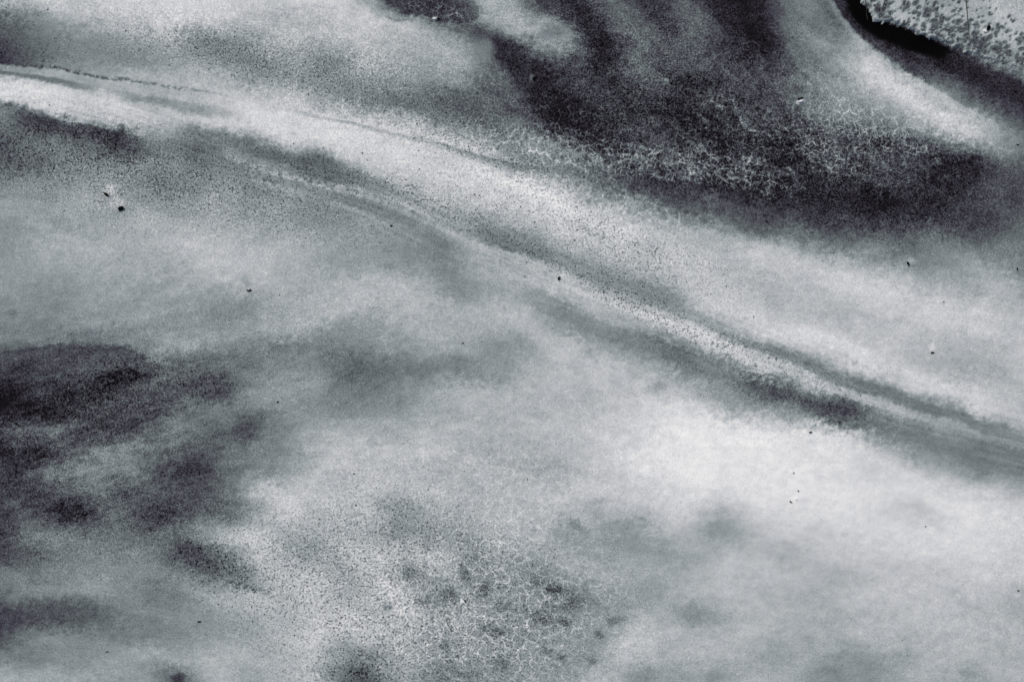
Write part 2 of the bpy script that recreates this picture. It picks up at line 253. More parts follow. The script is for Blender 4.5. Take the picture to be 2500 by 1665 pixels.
# bold pale veins in the dark sand: polylines in mm
VEINS = [([(px, py, 1.5, op) for px, py in pl], 150, 2.4, 2.4, 3) for op, pl in (
 (.9,[(1791,241),(1802,271),(1813,297),(1818,308),(1844,318),(1871,326),(1884,340)]),(.8,[(1733,244),(1760,257)]),
 (.9,[(1945,308),(1951,326),(1967,337),(1977,345),(1977,353)]),(.6,[(1690,260),(1701,281),(1717,292),(1733,305)]),
 (.7,[(1563,361),(1595,371),(1632,366),(1669,382),(1690,403),(1717,419),(1733,425)]),(.9,[(1430,379),(1462,395),(1489,406),(1515,395),(1537,390),(1568,387)]),
 (.9,[(1637,398),(1653,395)]),(.8,[(1590,419),(1616,435),(1643,438)]),(.7,[(1706,345),(1722,366),(1743,382),(1760,393)]),
 (.9,[(1876,403),(1903,417),(1924,409),(1940,430),(1945,440)]),(.8,[(1844,393),(1871,398),(1892,411)]),(.7,[(1754,430),(1775,440),(1802,433),(1828,440)]),
 (.7,[(2014,387),(2025,409),(2041,425)]),(.6,[(1977,425),(1988,403),(1982,387)]),(.6,[(1966,265),(1982,287),(1993,308)]),(.6,[(2078,297),(2099,308),(2120,318)]),
 (.7,[(2168,324),(2179,350)]),(.7,[(2200,340),(2211,356)]),(.6,[(2110,372),(2131,377)]),(.8,[(2274,329),(2296,345)]),(.7,[(2248,303),(2259,324),(2274,340)]),
 (.6,[(2216,265),(2232,287),(2237,318)]),(.8,[(1250,361),(1282,366),(1330,372),(1356,393),(1399,403),(1436,419)]),(.8,[(1282,345),(1319,348),(1351,361),(1388,377),(1430,382)]),
 (.5,[(1660,330),(1690,352),(1720,375)]),(.6,[(1790,360),(1815,385),(1850,405)]),(.5,[(1860,430),(1885,445),(1920,450)]),(.5,[(1500,345),(1540,352),(1580,372)]),
 (.5,[(2020,310),(2050,330),(2070,360)]),(.5,[(2140,300),(2160,330)]),(.5,[(1680,415),(1700,440)]),(.5,[(1350,330),(1390,345),(1420,362)]))]
vr = np.random.default_rng(77)
def short_vein(x, y, n_, a, op):
    pl = []
    for _ in range(n_):
        pl.append((x, y, 1.0, op)); st_ = vr.uniform(9, 17); a_ = math.radians(a + vr.normal(0, 38))
        x += st_ * math.cos(a_); y += st_ * math.sin(a_)
    VEINS.append((pl, vr.uniform(128, 168), 2.2, 2.2, 3))
for _ in range(75):
    px = vr.uniform(1240, 1960)
    py = np.interp(px, [1240, 1400, 1500, 1640, 1800, 1960], [352, 385, 398, 405, 425, 440]) + vr.normal(-8, 17)
    short_vein(px, py, int(vr.integers(3, 6)), 20, vr.uniform(.4, .8))
for _ in range(60):
    px, py = vr.normal(2130, 110), vr.normal(330, 32)
    short_vein(px, py + (px - 2130) * .18, int(vr.integers(3, 5)), vr.choice([40, 75]), vr.uniform(.3, .65))
for _ in range(26):
    short_vein(vr.uniform(1690, 1960), vr.uniform(250, 350), int(vr.integers(3, 5)), 45, vr.uniform(.25, .55))
# round patches: x, y, rx, ry, angle, paleness, opacity, hardness 0..1
PATCHES = [
 (1185,120,22,26,0,122,.8,.5),(1350,80,34,16,-5,112,.85,.5),(1210,215,40,22,10,88,.5,.2),
 (950,1480,16,10,-10,120,.7,.3),(1096,1455,20,13,-10,108,.8,.4),(1035,1465,16,11,-15,112,.7,.4),(1185,1440,18,14,-20,105,.8,.4),
 (1218,1430,14,9,0,112,.7,.3),(1316,1418,17,13,0,115,.7,.4),(1355,1437,20,12,10,88,.8,.4),(1226,1485,14,12,0,112,.6,.3),
 (1395,1472,16,12,10,102,.7,.4),(1320,1508,26,14,35,100,.7,.3),(1382,1518,15,12,20,100,.8,.4),(1190,1530,16,11,0,102,.7,.4),
 (1216,1537,11,10,0,100,.7,.4),(1093,1573,12,11,0,110,.8,.4),(1224,1622,17,15,0,108,.7,.3),(1463,1550,9,8,0,108,.7,.4),
 (1500,1515,22,13,0,122,.7,.3),(1337,1590,10,8,0,105,.6,.4),(1368,1600,10,7,20,105,.7,.4),(1445,1614,14,10,20,120,.7,.3),
 (998,1405,18,11,10,112,.7,.3),(1033,1410,12,8,0,118,.6,.3),(1407,1280,24,9,35,112,.7,.2),(1525,1295,26,14,20,140,.4,.1),
 (873,1640,26,14,10,50,.5,.1),(890,1605,20,12,20,90,.35,.1),(430,1660,18,12,0,45,.8,.2),(968,1300,20,22,0,95,.5,.1),
 (1750,1303,30,9,-8,138,.35,.1),(1160,1350,16,14,0,100,.5,.1),(1040,1330,20,9,0,120,.5,.1),
 (2030,1640,20,20,0,120,.6,.1),(2080,1615,60,14,10,136,.5,.1),(2360,1637,16,12,0,136,.6,.3),(1690,1510,24,16,0,128,.6,.1),(1745,1650,20,14,0,130,.6,.1),
 (600,689,11,9,20,128,.6,.3),(32,765,18,6,-5,100,.6,.1),(1600,945,20,9,-10,128,.5,.1),(1116,905,9,8,-30,105,.6,.2),
 (450,1150,36,20,-15,50,.4,.1),(350,1255,32,14,5,46,.4,.1),(295,1215,26,12,-5,56,.5,.1),(170,1258,30,12,-10,44,.4,.1),
 (500,1385,26,12,35,66,.3,.1),(600,1048,34,22,-10,74,.5,.1),
 (1900,385,24,34,35,26,.6,.2),(1955,450,60,16,10,30,.4,.1),(1730,320,60,24,15,28,.4,.1),(1370,265,36,22,20,22,.45,.1),
 (1480,110,26,30,0,22,.5,.1),(2180,500,60,18,5,24,.5,.1),(2340,395,44,20,-5,30,.4,.1),
]
# pale sand tails in the lee of bits of debris: x, y, rx, ry, angle, opacity, paleness
TAILS = [(1954,248,11,5,-15,.95,205),(2403,76,8,6,20,.9,205),(1061,46,7,4,0,.9,200),(1297,190,4,7,0,.6,140),(1627,195,8,4,25,.7,165),
         (270,464,15,13,0,.7,184),(288,494,19,13,0,.75,186),(2224,638,11,9,0,.7,180),(2275,850,8,8,0,.85,208),(1942,1217,7,5,-40,.6,232),
         (2484,1455,7,5,0,.5,205),(1130,1467,6,4,0,.6,200),(1415,160,6,4,0,.5,120),(1377,670,10,8,30,.6,180),(1120,1382,8,4,0,.3,190)]

# texture zones: x, y, rx, ry, angle, amount
SPECK_Z = [(800,420,200,24,17,.35),(1080,510,150,26,24,.6),(1450,685,200,28,24,.5),(520,110,200,36,14,.4),(150,400,260,80,10,.75),(420,440,320,70,15,.75),(700,480,200,60,20,.5),(700,170,160,50,10,.45),(880,210,160,60,10,.4),(60,110,120,60,20,.4),
 (1180,360,200,34,18,1.0),(1000,470,240,50,20,.45),(1340,500,240,60,22,.6),(1560,630,220,60,22,.7),(1530,745,110,18,25,1.1),(1700,810,120,16,24,.8),(1950,905,300,20,22,.7),
 (1900,940,160,34,22,.4),(960,1280,130,90,0,.9),(880,1420,160,90,0,.6),(700,1360,140,100,20,.75),(800,1560,220,120,0,.45),(880,1640,90,50,0,.9),(1160,1330,90,50,0,.7),(1250,1500,220,130,0,.5),
 (300,920,120,50,-10,.8),(200,1000,200,60,-10,.5),(520,1380,120,60,25,.8),(100,1330,160,60,-5,.5),(500,950,100,40,0,.5),
 (300,90,280,40,12,.5),(2300,80,200,60,22,.3),(1290,1130,130,60,0,.3),(1000,1500,120,80,0,.4),(1140,1590,180,90,0,.5)]
FIL_Z = [(1200,1300,200,100,0,.15),(1150,1200,160,80,0,.1),(1180,1625,200,60,0,.6),(1050,1530,120,90,0,.35),(1280,1250,120,60,10,.15),(1050,15,60,20,10,.8),(1130,45,40,14,10,.6),(1420,380,170,26,12,1.0),(1640,400,170,30,10,1.15),(1820,430,110,26,20,.9),(1760,340,120,34,20,.6),(1980,330,80,50,20,.7),(2080,290,110,40,30,.7),(2180,330,110,34,20,.9),
 (2050,400,120,40,15,.7),(1780,265,60,30,30,.6),(1480,290,140,50,15,.4),(1250,340,120,22,18,.8),(1900,150,120,60,20,.3),(1100,230,160,40,5,.3),(1450,470,160,26,20,.5),(1600,500,120,26,20,.35),
 (1270,1140,120,34,10,.3),(1330,1460,120,70,0,.7),(1240,1520,200,100,0,.55),(1190,1340,90,40,0,.4),(1180,1400,60,30,0,.4),(1350,300,120,60,20,.35),(2380,370,90,30,10,.4),(1550,620,100,30,15,.3),
 (1010,1430,60,30,0,.3)]
GRAIN_Z = [(400,80,300,60,12,.3),(800,150,250,80,12,.3),(1600,200,320,180,20,.6),(2150,430,300,130,10,.5),(150,1000,260,130,-10,.4),(250,1250,300,160,0,.4),(300,430,400,110,12,.45),(950,1380,280,220,0,.4),
 (1300,520,340,90,20,.3),(1300,1500,300,150,0,.3),(900,200,200,100,10,.3),(1900,950,260,60,22,.35),(700,850,300,100,-10,.25),(2300,90,200,80,20,.3)]

def rot(x, y, cx, cy, a):
    c, s = math.cos(math.radians(a)), math.sin(math.radians(a))
    dx, dy = x - cx, y - cy
    return dx * c + dy * s, -dx * s + dy * c

def zone(x, y, zs):
    r = np.zeros_like(x)
    for cx, cy, rx, ry, a, amt in zs:
        u, v = rot(x, y, cx, cy, a)
        r += amt * np.exp(-0.5 * ((u / rx) ** 2 + (v / ry) ** 2) * 1.3)
    return r

# the broken crust in the corner: its lower edge, mm
CRUST = curve([(1960,-560),(2060,-200),(2085,-60),(2098,-10),(2108,10),(2121,24),(2126,38),(2138,50),(2156,57),(2172,53),(2192,60),(2215,68),(2242,82),(2262,92),(2290,98),
               (2322,108),(2352,122),(2385,134),(2420,148),(2452,158),(2480,168),(2510,184),(2580,215),(2700,260),(2900,320)], 5)[:, :2]

def crust_sd(x, y):
    """signed distance in mm to the crust edge, positive on the crust (up right)"""
    best = np.full(x.shape, 1e9); sg = np.zeros(x.shape)
    for k in range(len(CRUST) - 1):
        ax, ay = CRUST[k]; bx, by = CRUST[k + 1]
        ex, ey = bx - ax, by - ay; L2 = ex * ex + ey * ey
        t = np.clip(((x - ax) * ex + (y - ay) * ey) / L2, 0, 1)
        qx, qy = x - (ax + t * ex), y - (ay + t * ey)
        d = qx * qx + qy * qy
        cr = ex * (y - ay) - ey * (x - ax)
        m = d < best
        best = np.where(m, d, best); sg = np.where(m, np.where(cr < 0, 1.0, -1.0), sg)
    return np.sqrt(best) * sg

BAND = curve([(-400,130),(-50,215),(330,300),(620,400),(900,478),(1180,607),(1440,718),(1660,803),(2046,948),(2205,1007),(2510,1084),(2900,1180)], 60)[:, :2]
def band_uv(x, y):
    best = np.full(x.shape, 1e12); u = np.zeros(x.shape); v = np.zeros(x.shape); acc = 0.0
    for k in range(len(BAND) - 1):
        (ax, ay), (bx, by) = BAND[k], BAND[k + 1]
        ex, ey = bx - ax, by - ay; L = math.hypot(ex, ey); ex /= L; ey /= L
        tt = np.clip((x - ax) * ex + (y - ay) * ey, 0, L)
        dx, dy = x - ax - tt * ex, y - ay - tt * ey
        d = dx * dx + dy * dy; b = d < best
        best = np.where(b, d, best); u = np.where(b, acc + tt, u); v = np.where(b, np.sqrt(d) * np.sign(ex * dy - ey * dx), v)
        acc += L
    return u, v

def fields(x, y):
    """x, y in mm -> paleness 0..1, specks, filaments, grain, height (m)"""
    x0, y0 = x, y
    w1 = fbm(x / 95, y / 60, 4, 11); w2 = fbm(x / 95 + 40, y / 60, 4, 21)
    hf1 = fbm(x / 17, y / 14, 3, 101, .85); hf2 = fbm(x / 17 + 9, y / 14, 3, 111, .85)
    rough = .45 + .55 * sstep(-.3, .3, fbm(x / 160, y / 110, 2, 121))
    rough = rough * (1 - .6 * sstep(1500, 1900, x) * sstep(1050, 1250, y))
    xw = x + 20 * w1 + 20 * rough * hf1; yw = y + 17 * w2 + 22 * rough * hf2
    t = sample_base(xw, yw)
    wl_ = fbm(x / 30, y / 22, 4, 31)
    brk_n = fbm(x / 13, y / 11, 3, 131, .6)
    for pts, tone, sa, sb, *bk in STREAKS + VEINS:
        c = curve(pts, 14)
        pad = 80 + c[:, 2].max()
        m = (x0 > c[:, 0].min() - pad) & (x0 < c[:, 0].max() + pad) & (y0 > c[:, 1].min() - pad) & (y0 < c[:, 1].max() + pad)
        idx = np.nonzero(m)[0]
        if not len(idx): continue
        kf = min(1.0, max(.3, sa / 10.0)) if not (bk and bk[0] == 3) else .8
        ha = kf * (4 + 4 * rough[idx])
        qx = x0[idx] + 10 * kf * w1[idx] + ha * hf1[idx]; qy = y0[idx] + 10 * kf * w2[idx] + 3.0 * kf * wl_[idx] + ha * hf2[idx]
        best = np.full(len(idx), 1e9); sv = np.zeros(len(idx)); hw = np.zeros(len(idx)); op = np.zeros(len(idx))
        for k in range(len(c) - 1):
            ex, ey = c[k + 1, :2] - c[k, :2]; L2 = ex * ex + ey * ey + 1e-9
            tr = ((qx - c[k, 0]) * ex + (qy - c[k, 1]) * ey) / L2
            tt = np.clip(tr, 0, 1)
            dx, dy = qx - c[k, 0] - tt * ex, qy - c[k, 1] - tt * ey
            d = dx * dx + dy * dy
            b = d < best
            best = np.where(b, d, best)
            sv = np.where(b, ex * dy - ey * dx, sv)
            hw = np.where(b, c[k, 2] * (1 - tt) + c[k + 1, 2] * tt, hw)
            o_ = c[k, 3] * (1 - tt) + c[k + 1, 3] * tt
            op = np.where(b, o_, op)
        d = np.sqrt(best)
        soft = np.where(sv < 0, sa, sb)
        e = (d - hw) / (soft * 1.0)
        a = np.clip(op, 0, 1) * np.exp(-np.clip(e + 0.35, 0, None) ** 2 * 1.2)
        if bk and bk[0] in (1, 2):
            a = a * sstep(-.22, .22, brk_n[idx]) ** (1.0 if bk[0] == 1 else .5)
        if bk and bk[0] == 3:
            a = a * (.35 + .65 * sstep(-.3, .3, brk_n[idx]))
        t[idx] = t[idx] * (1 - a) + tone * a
    for cx, cy, rx, ry, a, tone, op, hard in PATCHES:
        m = (abs(x0 - cx) < 4 * max(rx, ry)) & (abs(y0 - cy) < 4 * max(rx, ry))
        idx = np.nonzero(m)[0]
        u, v = rot(x0[idx] + 12 * w1[idx] + 3 * wl_[idx] + 7 * hf1[idx], y0[idx] + 12 * w2[idx] - 3 * wl_[idx] + 7 * hf2[idx], cx, cy, a)
        r = np.sqrt((u / rx) ** 2 + (v / ry) ** 2)
        if 1380 < cy < 1630 and 930 < cx < 1520:
            op = min(1.0, op * 1.3); tone = tone - 10; hard = hard + .2
        al = op * np.exp(-np.clip((r - hard) / (1.15 - hard), 0, None) ** 2)
        t[idx] = t[idx] * (1 - al) + tone * al
    hz = np.zeros_like(t)
    for cx, cy, rx, ry, a, op, tone in TAILS:
        m = (abs(x0 - cx) < 60) & (abs(y0 - cy) < 60)
        idx = np.nonzero(m)[0]
        u, v = rot(x0[idx] + 3 * wl_[idx], y0[idx] - 3 * wl_[idx], cx, cy, a)
        r = np.sqrt((u / rx) ** 2 + (v / ry) ** 2)
        al = op * np.exp(-np.clip(r - 0.35, 0, None) ** 2 * 1.8)
        t[idx] = t[idx] * (1 - al) + tone * al
        hz[idx] += 0.0012 * al
    # wisps drawn out along the flow
    th = FA(x0, y0)
    wz = np.zeros_like(t); ws = np.zeros_like(t)
    for an in (-15, 8, 24, 45):
        wgt = np.exp(-((np.degrees(th) - an) / 12.0) ** 2) + 1e-6
        ua, va = rot(x0, y0, 0, 0, an)
        wz += wgt * (.8 * fbm(ua / 105, va / 28, 3, 141, .6) + .8 * fbm(ua / 42 + 3, va / 16, 3, 151, .7)); ws += wgt
    wamp = 9 + 20 * np.exp(-((x0 - 250) / 420) ** 2 - ((y0 - 1080) / 230) ** 2) + 10 * np.exp(-((x0 - 1900) / 300) ** 2 - ((y0 - 960) / 90) ** 2)
    wamp = wamp + 12 * np.exp(-((x0 - 1800) / 450) ** 2 - ((y0 - 280) / 200) ** 2)
    wamp = wamp * sstep(5, 50, t)
    t = t + wamp * wz / ws
    # fine parallel striae beside the long streak
    bu, bv = band_uv(x0, y0)
    t = t + 15 * np.exp(-(bv / 75) ** 4) * sstep(-60, 60, x0) * (fbm(bu / 240, bv / 9, 3, 161, .6) + .5 * fbm(bu / 60, bv / 5, 2, 171)) * sstep(20, 80, t)
    # away from the stretch in view the streaks go on
    out = np.maximum(np.maximum(-x0, x0 - 2500), np.maximum(-y0, y0 - 1665))
    k = sstep(40, 420, out)
    un, vn = rot(x0, y0, 0, 0, 16)
    far = 130 + 95 * fbm(un / 620, vn / 190, 5, 51) + 30 * fbm(un / 90, vn / 60, 3, 61)
    t = t * (1 - k) + far * k
    sp = zone(x0, y0, SPECK_Z) * (1 - k) + k * 0.35
    fi = zone(x0, y0, FIL_Z) * (1 - k) + k * 0.15
    gr = 0.35 + zone(x0, y0, GRAIN_Z) * (1 - k) + k * 0.25
    # smooth, washed spots have little grain
    for cx, cy, rx, ry in ((1185,120,30,36),(1350,80,44,22),(150,70,120,40),(200,185,200,16),(1850,1350,300,200),(2200,1200,300,200)):
        al = np.exp(-((x0 - cx) / rx) ** 2 - ((y0 - cy) / ry) ** 2)
        gr *= 1 - 0.55 * al; sp *= 1 - 0.7 * al; fi *= 1 - 0.8 * al
    # relief: pale sand stands proud, dark sand lies in the hollows
    low = sample_base(xw, yw) * (1 - k) + far * k
    h = 0.010 * (np.clip(low, 0, 230) / 255.0 - 0.5) + hz
    h += 0.0022 * fbm(un / 120, vn / 70, 4, 71) + 0.0007 * fbm(x0 / 22, y0 / 20, 3, 81)
    return np.clip(t, 0, 250) / 255.0, np.clip(sp, 0, 1.5), np.clip(fi, 0, 1.0), np.clip(gr, 0, 1.5), h

# ------------------------------------------------------------------ materials
def nd(nt, typ, **kw):
    n = nt.nodes.new(typ)
    for k, v in kw.items():
        setattr(n, k, v)
    return n

def math_node(nt, op, a, b=None, c=None, clamp=False):
    n = nt.nodes.new("ShaderNodeMath"); n.operation = op; n.use_clamp = clamp
    for i, v in enumerate((a, b, c)):
        if v is None: continue
        if isinstance(v, (int, float)): n.inputs[i].default_value = v
        else: nt.links.new(v, n.inputs[i])
    return n.outputs[0]

def smooth(nt, v, a, b):
    n = nt.nodes.new("ShaderNodeMapRange"); n.interpolation_type = 'SMOOTHSTEP'
    nt.links.new(v, n.inputs[0])
    n.inputs[1].default_value = a; n.inputs[2].default_value = b
    return n.outputs[0]

SAND_STOPS = [(0, (2,2,3)), (.08, (11,11,12)), (.18, (38,35,42)), (.27, (62,61,72)), (.38, (87,95,97)), (.5, (117,128,130)),
              (.62, (149,158,160)), (.75, (187,192,194)), (.9, (226,228,227)), (1.0, (244,244,242))]
ALBEDO_K = 1.0

def sand_material():
    m = bpy.data.materials.new("mixed_dark_and_pale_sand"); m.use_nodes = True
    nt = m.node_tree; nt.nodes.clear(); L = nt.links.new
    tc = nd(nt, "ShaderNodeTexCoord")
    def attr(n):
        a = nd(nt, "ShaderNodeAttribute", attribute_name=n); return a.outputs['Fac']
    pale, speck, fil, grain = attr("paleness"), attr("specks"), attr("filaments"), attr("grain")
    def noise(scale, detail=2.0, rough=.5, dist=0.0, vec=None):
        n = nd(nt, "ShaderNodeTexNoise"); n.inputs['Scale'].default_value = scale; n.inputs['Detail'].default_value = detail
        n.inputs['Roughness'].default_value = rough; n.inputs['Distortion'].default_value = dist
        L(vec if vec is not None else tc.outputs['Object'], n.inputs['Vector']); return n
    # single grains, 3-6 mm
    n1 = noise(210, 2.0, .6).outputs['Fac']
    n2 = noise(480, 1.0, .5).outputs['Fac']
    n3 = noise(42, 3.0, .6).outputs['Fac']
    n4 = noise(12, 4.0, .6).outputs['Fac']
    # filaments: pale lines between cells of dark sand
    wv = noise(55, 3.0, .6)
    wo_ = nd(nt, "ShaderNodeVectorMath", operation='MULTIPLY_ADD')
    L(wv.outputs['Color'], wo_.inputs[0]); wo_.inputs[1].default_value = (.026, .026, 0); L(tc.outputs['Object'], wo_.inputs[2])
    def cells(scale):
        v = nd(nt, "ShaderNodeTexVoronoi", feature='DISTANCE_TO_EDGE'); v.voronoi_dimensions = '2D'
        v.inputs['Scale'].default_value = scale; L(wo_.outputs[0], v.inputs['Vector']); return v.outputs['Distance']
    f1 = math_node(nt, 'SUBTRACT', math_node(nt, 'SUBTRACT', 1.0, math_node(nt, 'MULTIPLY', smooth(nt, pale, .36, .55), .55)), smooth(nt, cells(72), 0.0, .16))
    f3 = math_node(nt, 'MULTIPLY', math_node(nt, 'SUBTRACT', 1.0, smooth(nt, cells(38), 0.0, .14)), smooth(nt, pale, .34, .5))
    f2 = math_node(nt, 'SUBTRACT', 1.0, smooth(nt, cells(150), 0.0, .30))
    def ridge(v, k):
        return math_node(nt, 'SUBTRACT', 1.0, math_node(nt, 'MULTIPLY', math_node(nt, 'ABSOLUTE', math_node(nt, 'SUBTRACT', v, .5)), k), clamp=True)
    r1 = ridge(noise(62, 2.5, .55, .6).outputs['Fac'], 9.0)
    brk = smooth(nt, n3, .36, .66)
    fsum = math_node(nt, 'ADD', math_node(nt, 'MULTIPLY', math_node(nt, 'MAXIMUM', f1, f3), math_node(nt, 'MULTIPLY_ADD', brk, .75, .35)), math_node(nt, 'ADD', math_node(nt, 'MULTIPLY', f2, .35), math_node(nt, 'MULTIPLY', r1, .25)))
    fil_c = math_node(nt, 'MULTIPLY', math_node(nt, 'SUBTRACT', 1.0, math_node(nt, 'MULTIPLY', smooth(nt, pale, .36, .5), .26)), math_node(nt, 'MULTIPLY', math_node(nt, 'MULTIPLY', math_node(nt, 'SUBTRACT', fsum, .43), fil), .31))
    # dark specks, gathered in drifts
    n5 = noise(225, 2.0, .6, .2).outputs['Fac']
    thr = math_node(nt, 'ADD', n5, math_node(nt, 'MULTIPLY', math_node(nt, 'SUBTRACT', n3, .5), .35))
    sp = smooth(nt, thr, .52, .66)
    sp_c = math_node(nt, 'MULTIPLY', math_node(nt, 'MULTIPLY', math_node(nt, 'SUBTRACT', sp, .30), speck), -.25)
    # fine grain: a pale net on dark sand, dark dots on pale sand
    r2 = ridge(noise(150, 2.0, .6, .3).outputs['Fac'], 8.0)
    net = math_node(nt, 'MULTIPLY', math_node(nt, 'MULTIPLY', math_node(nt, 'SUBTRACT', r2, .45), math_node(nt, 'SUBTRACT', 1.0, smooth(nt, pale, .22, .55))),
                    math_node(nt, 'MULTIPLY', grain, .17))
    gsum = math_node(nt, 'ADD', math_node(nt, 'MULTIPLY', math_node(nt, 'SUBTRACT', n1, .5), .55),
                     math_node(nt, 'MULTIPLY', math_node(nt, 'SUBTRACT', n2, .5), .75))
    g_c = math_node(nt, 'MULTIPLY', gsum, grain)
    mo = math_node(nt, 'ADD', math_node(nt, 'MULTIPLY', math_node(nt, 'SUBTRACT', n3, .5), .20),
                   math_node(nt, 'MULTIPLY', math_node(nt, 'SUBTRACT', n4, .5), .20))
    mo = math_node(nt, 'MULTIPLY', mo, math_node(nt, 'MULTIPLY_ADD', grain, .7, .3))
    # grain and filaments fade where the sand is purely dark
    room = smooth(nt, pale, 0.0, .16)
    add = math_node(nt, 'ADD', math_node(nt, 'ADD', math_node(nt, 'ADD', fil_c, net), sp_c), math_node(nt, 'ADD', g_c, mo))
    t = math_node(nt, 'MULTIPLY_ADD', add, room, pale, clamp=True)
    cr = nd(nt, "ShaderNodeValToRGB")
    el = cr.color_ramp.elements
    while len(el) > 1: el.remove(el[-1])
    for i, (p, c) in enumerate(SAND_STOPS):
        e = el[0] if i == 0 else el.new(p)
        e.position = p
        l_ = lin(c) * ALBEDO_K
        e.color = (float(l_[0]), float(l_[1]), float(l_[2]), 1)
    L(t, cr.inputs[0])
    bump = nd(nt, "ShaderNodeBump"); bump.inputs['Strength'].default_value = .35; bump.inputs['Distance'].default_value = .0016
    L(gsum, bump.inputs['Height'])
    b = nd(nt, "ShaderNodeBsdfPrincipled")
    b.inputs['Roughness'].default_value = .95
    b.inputs['Specular IOR Level'].default_value = .05
    L(cr.outputs[0], b.inputs['Base Color']); L(bump.outputs[0], b.inputs['Normal'])
    o = nd(nt, "ShaderNodeOutputMaterial"); L(b.outputs[0], o.inputs[0])
    return m

def plain_material(name, rgb, rough=.8, var=.25, scale=300.0, spec=.15):
    m = bpy.data.materials.new(name); m.use_nodes = True
    nt = m.node_tree; nt.nodes.clear(); L = nt.links.new
    tc = nd(nt, "ShaderNodeTexCoord")
    n = nd(nt, "ShaderNodeTexNoise"); n.inputs['Scale'].default_value = scale; n.inputs['Detail'].default_value = 3
    L(tc.outputs['Object'], n.inputs['Vector'])
    cr = nd(nt, "ShaderNodeValToRGB")
    c = lin(rgb)
    cr.color_ramp.elements[0].position = .3; cr.color_ramp.elements[1].position = .7
    cr.color_ramp.elements[0].color = (*[float(v * (1 - var)) for v in c], 1)
    cr.color_ramp.elements[1].color = (*[float(min(1, v * (1 + var))) for v in c], 1)
    L(n.outputs['Fac'], cr.inputs[0])
    b = nd(nt, "ShaderNodeBsdfPrincipled"); b.inputs['Roughness'].default_value = rough
    b.inputs['Specular IOR Level'].default_value = spec
    L(cr.outputs[0], b.inputs['Base Color'])
    o = nd(nt, "ShaderNodeOutputMaterial"); L(b.outputs[0], o.inputs[0])
    return m

MAT_SAND = sand_material()
MAT_CHIP = plain_material("black_charred_bits", (9,9,10), .9, .5, 400, .03)
MAT_GRAIN = plain_material("dark_mineral_grains", (80,84,86), .85, .4, 60, .08)
MAT_SHELL = plain_material("worn_white_shell", (206,209,210), .7, .06, 500)
MAT_STEM = plain_material("dry_dark_stem", (62,66,66), .9, .4, 200, .05)

def grid_mesh(name, xs, ys, z, attrs, keep=None):
    nx, ny = len(xs), len(ys)
    X, Y = np.meshgrid(xs, ys)
    co = np.stack([X.ravel(), Y.ravel(), z], 1).astype(np.float32)
    i = np.arange((nx - 1) * (ny - 1)); r = i // (nx - 1); c = i % (nx - 1)
    a = r * nx + c
    q = np.stack([a, a + 1, a + nx + 1, a + nx], 1)
    if keep is not None:
        q = q[keep[q].any(1)]
        used = np.zeros(nx * ny, bool); used[q.ravel()] = True
        remap = np.cumsum(used) - 1
        co = co[used]; q = remap[q]; attrs = {k: v[used] for k, v in attrs.items()}
    me = bpy.data.meshes.new(name)
    me.vertices.add(len(co)); me.vertices.foreach_set("co", co.ravel())
    me.loops.add(len(q) * 4); me.loops.foreach_set("vertex_index", q.ravel().astype(np.int32))
    me.polygons.add(len(q)); me.polygons.foreach_set("loop_start", (np.arange(len(q)) * 4).astype(np.int32))
    me.polygons.foreach_set("use_smooth", np.ones(len(q), bool))
    for k, v in attrs.items():
        at = me.attributes.new(k, 'FLOAT', 'POINT'); at.data.foreach_set("value", v.astype(np.float32))
    me.update(); me.validate()
    ob = bpy.data.objects.new(name, me)
    scene.collection.objects.link(ob)
    return ob

def axis(half, step, far):
    a = np.arange(-half, half + 1e-6, step)
    e = []; d = step; v = a[-1]
    while v < far:
        d *= 1.12; v += d; e.append(v)
    e = np.array(e)
    return np.concatenate([-e[::-1], a, e])

# ------------------------------------------------------------------ the sand
xs = axis(1.275, 0.0025, 60.0); ys = axis(0.855, 0.0025, 60.0)
X, Y = np.meshgrid(xs, ys)
mx = X.ravel() * 1000 + 1250; my = 832.5 - Y.ravel() * 1000
t, sp, fi, gr, h = fields(mx, my)
# the channel at the foot of the crust is cut into the sand
near = (mx > 1900) & (mx < 3300) & (my > -620) & (my < 400)
csd = np.full(mx.shape, -1e3); csd[near] = crust_sd(mx[near], my[near])
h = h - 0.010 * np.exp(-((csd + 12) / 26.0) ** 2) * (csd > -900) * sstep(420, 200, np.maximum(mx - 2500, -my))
h = h - 0.005 * sstep(5, 30, csd) * sstep(420, 200, np.maximum(mx - 2500, -my))
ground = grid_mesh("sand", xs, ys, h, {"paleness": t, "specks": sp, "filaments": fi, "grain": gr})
ground.data.materials.append(MAT_SAND)
ground["kind"] = "structure"

def ground_z(px, py):
    i = int(np.argmin(abs(xs - (px - 1250) / 1000.0))); j = int(np.argmin(abs(ys - (832.5 - py) / 1000.0)))
    return float(h[j * len(xs) + i])

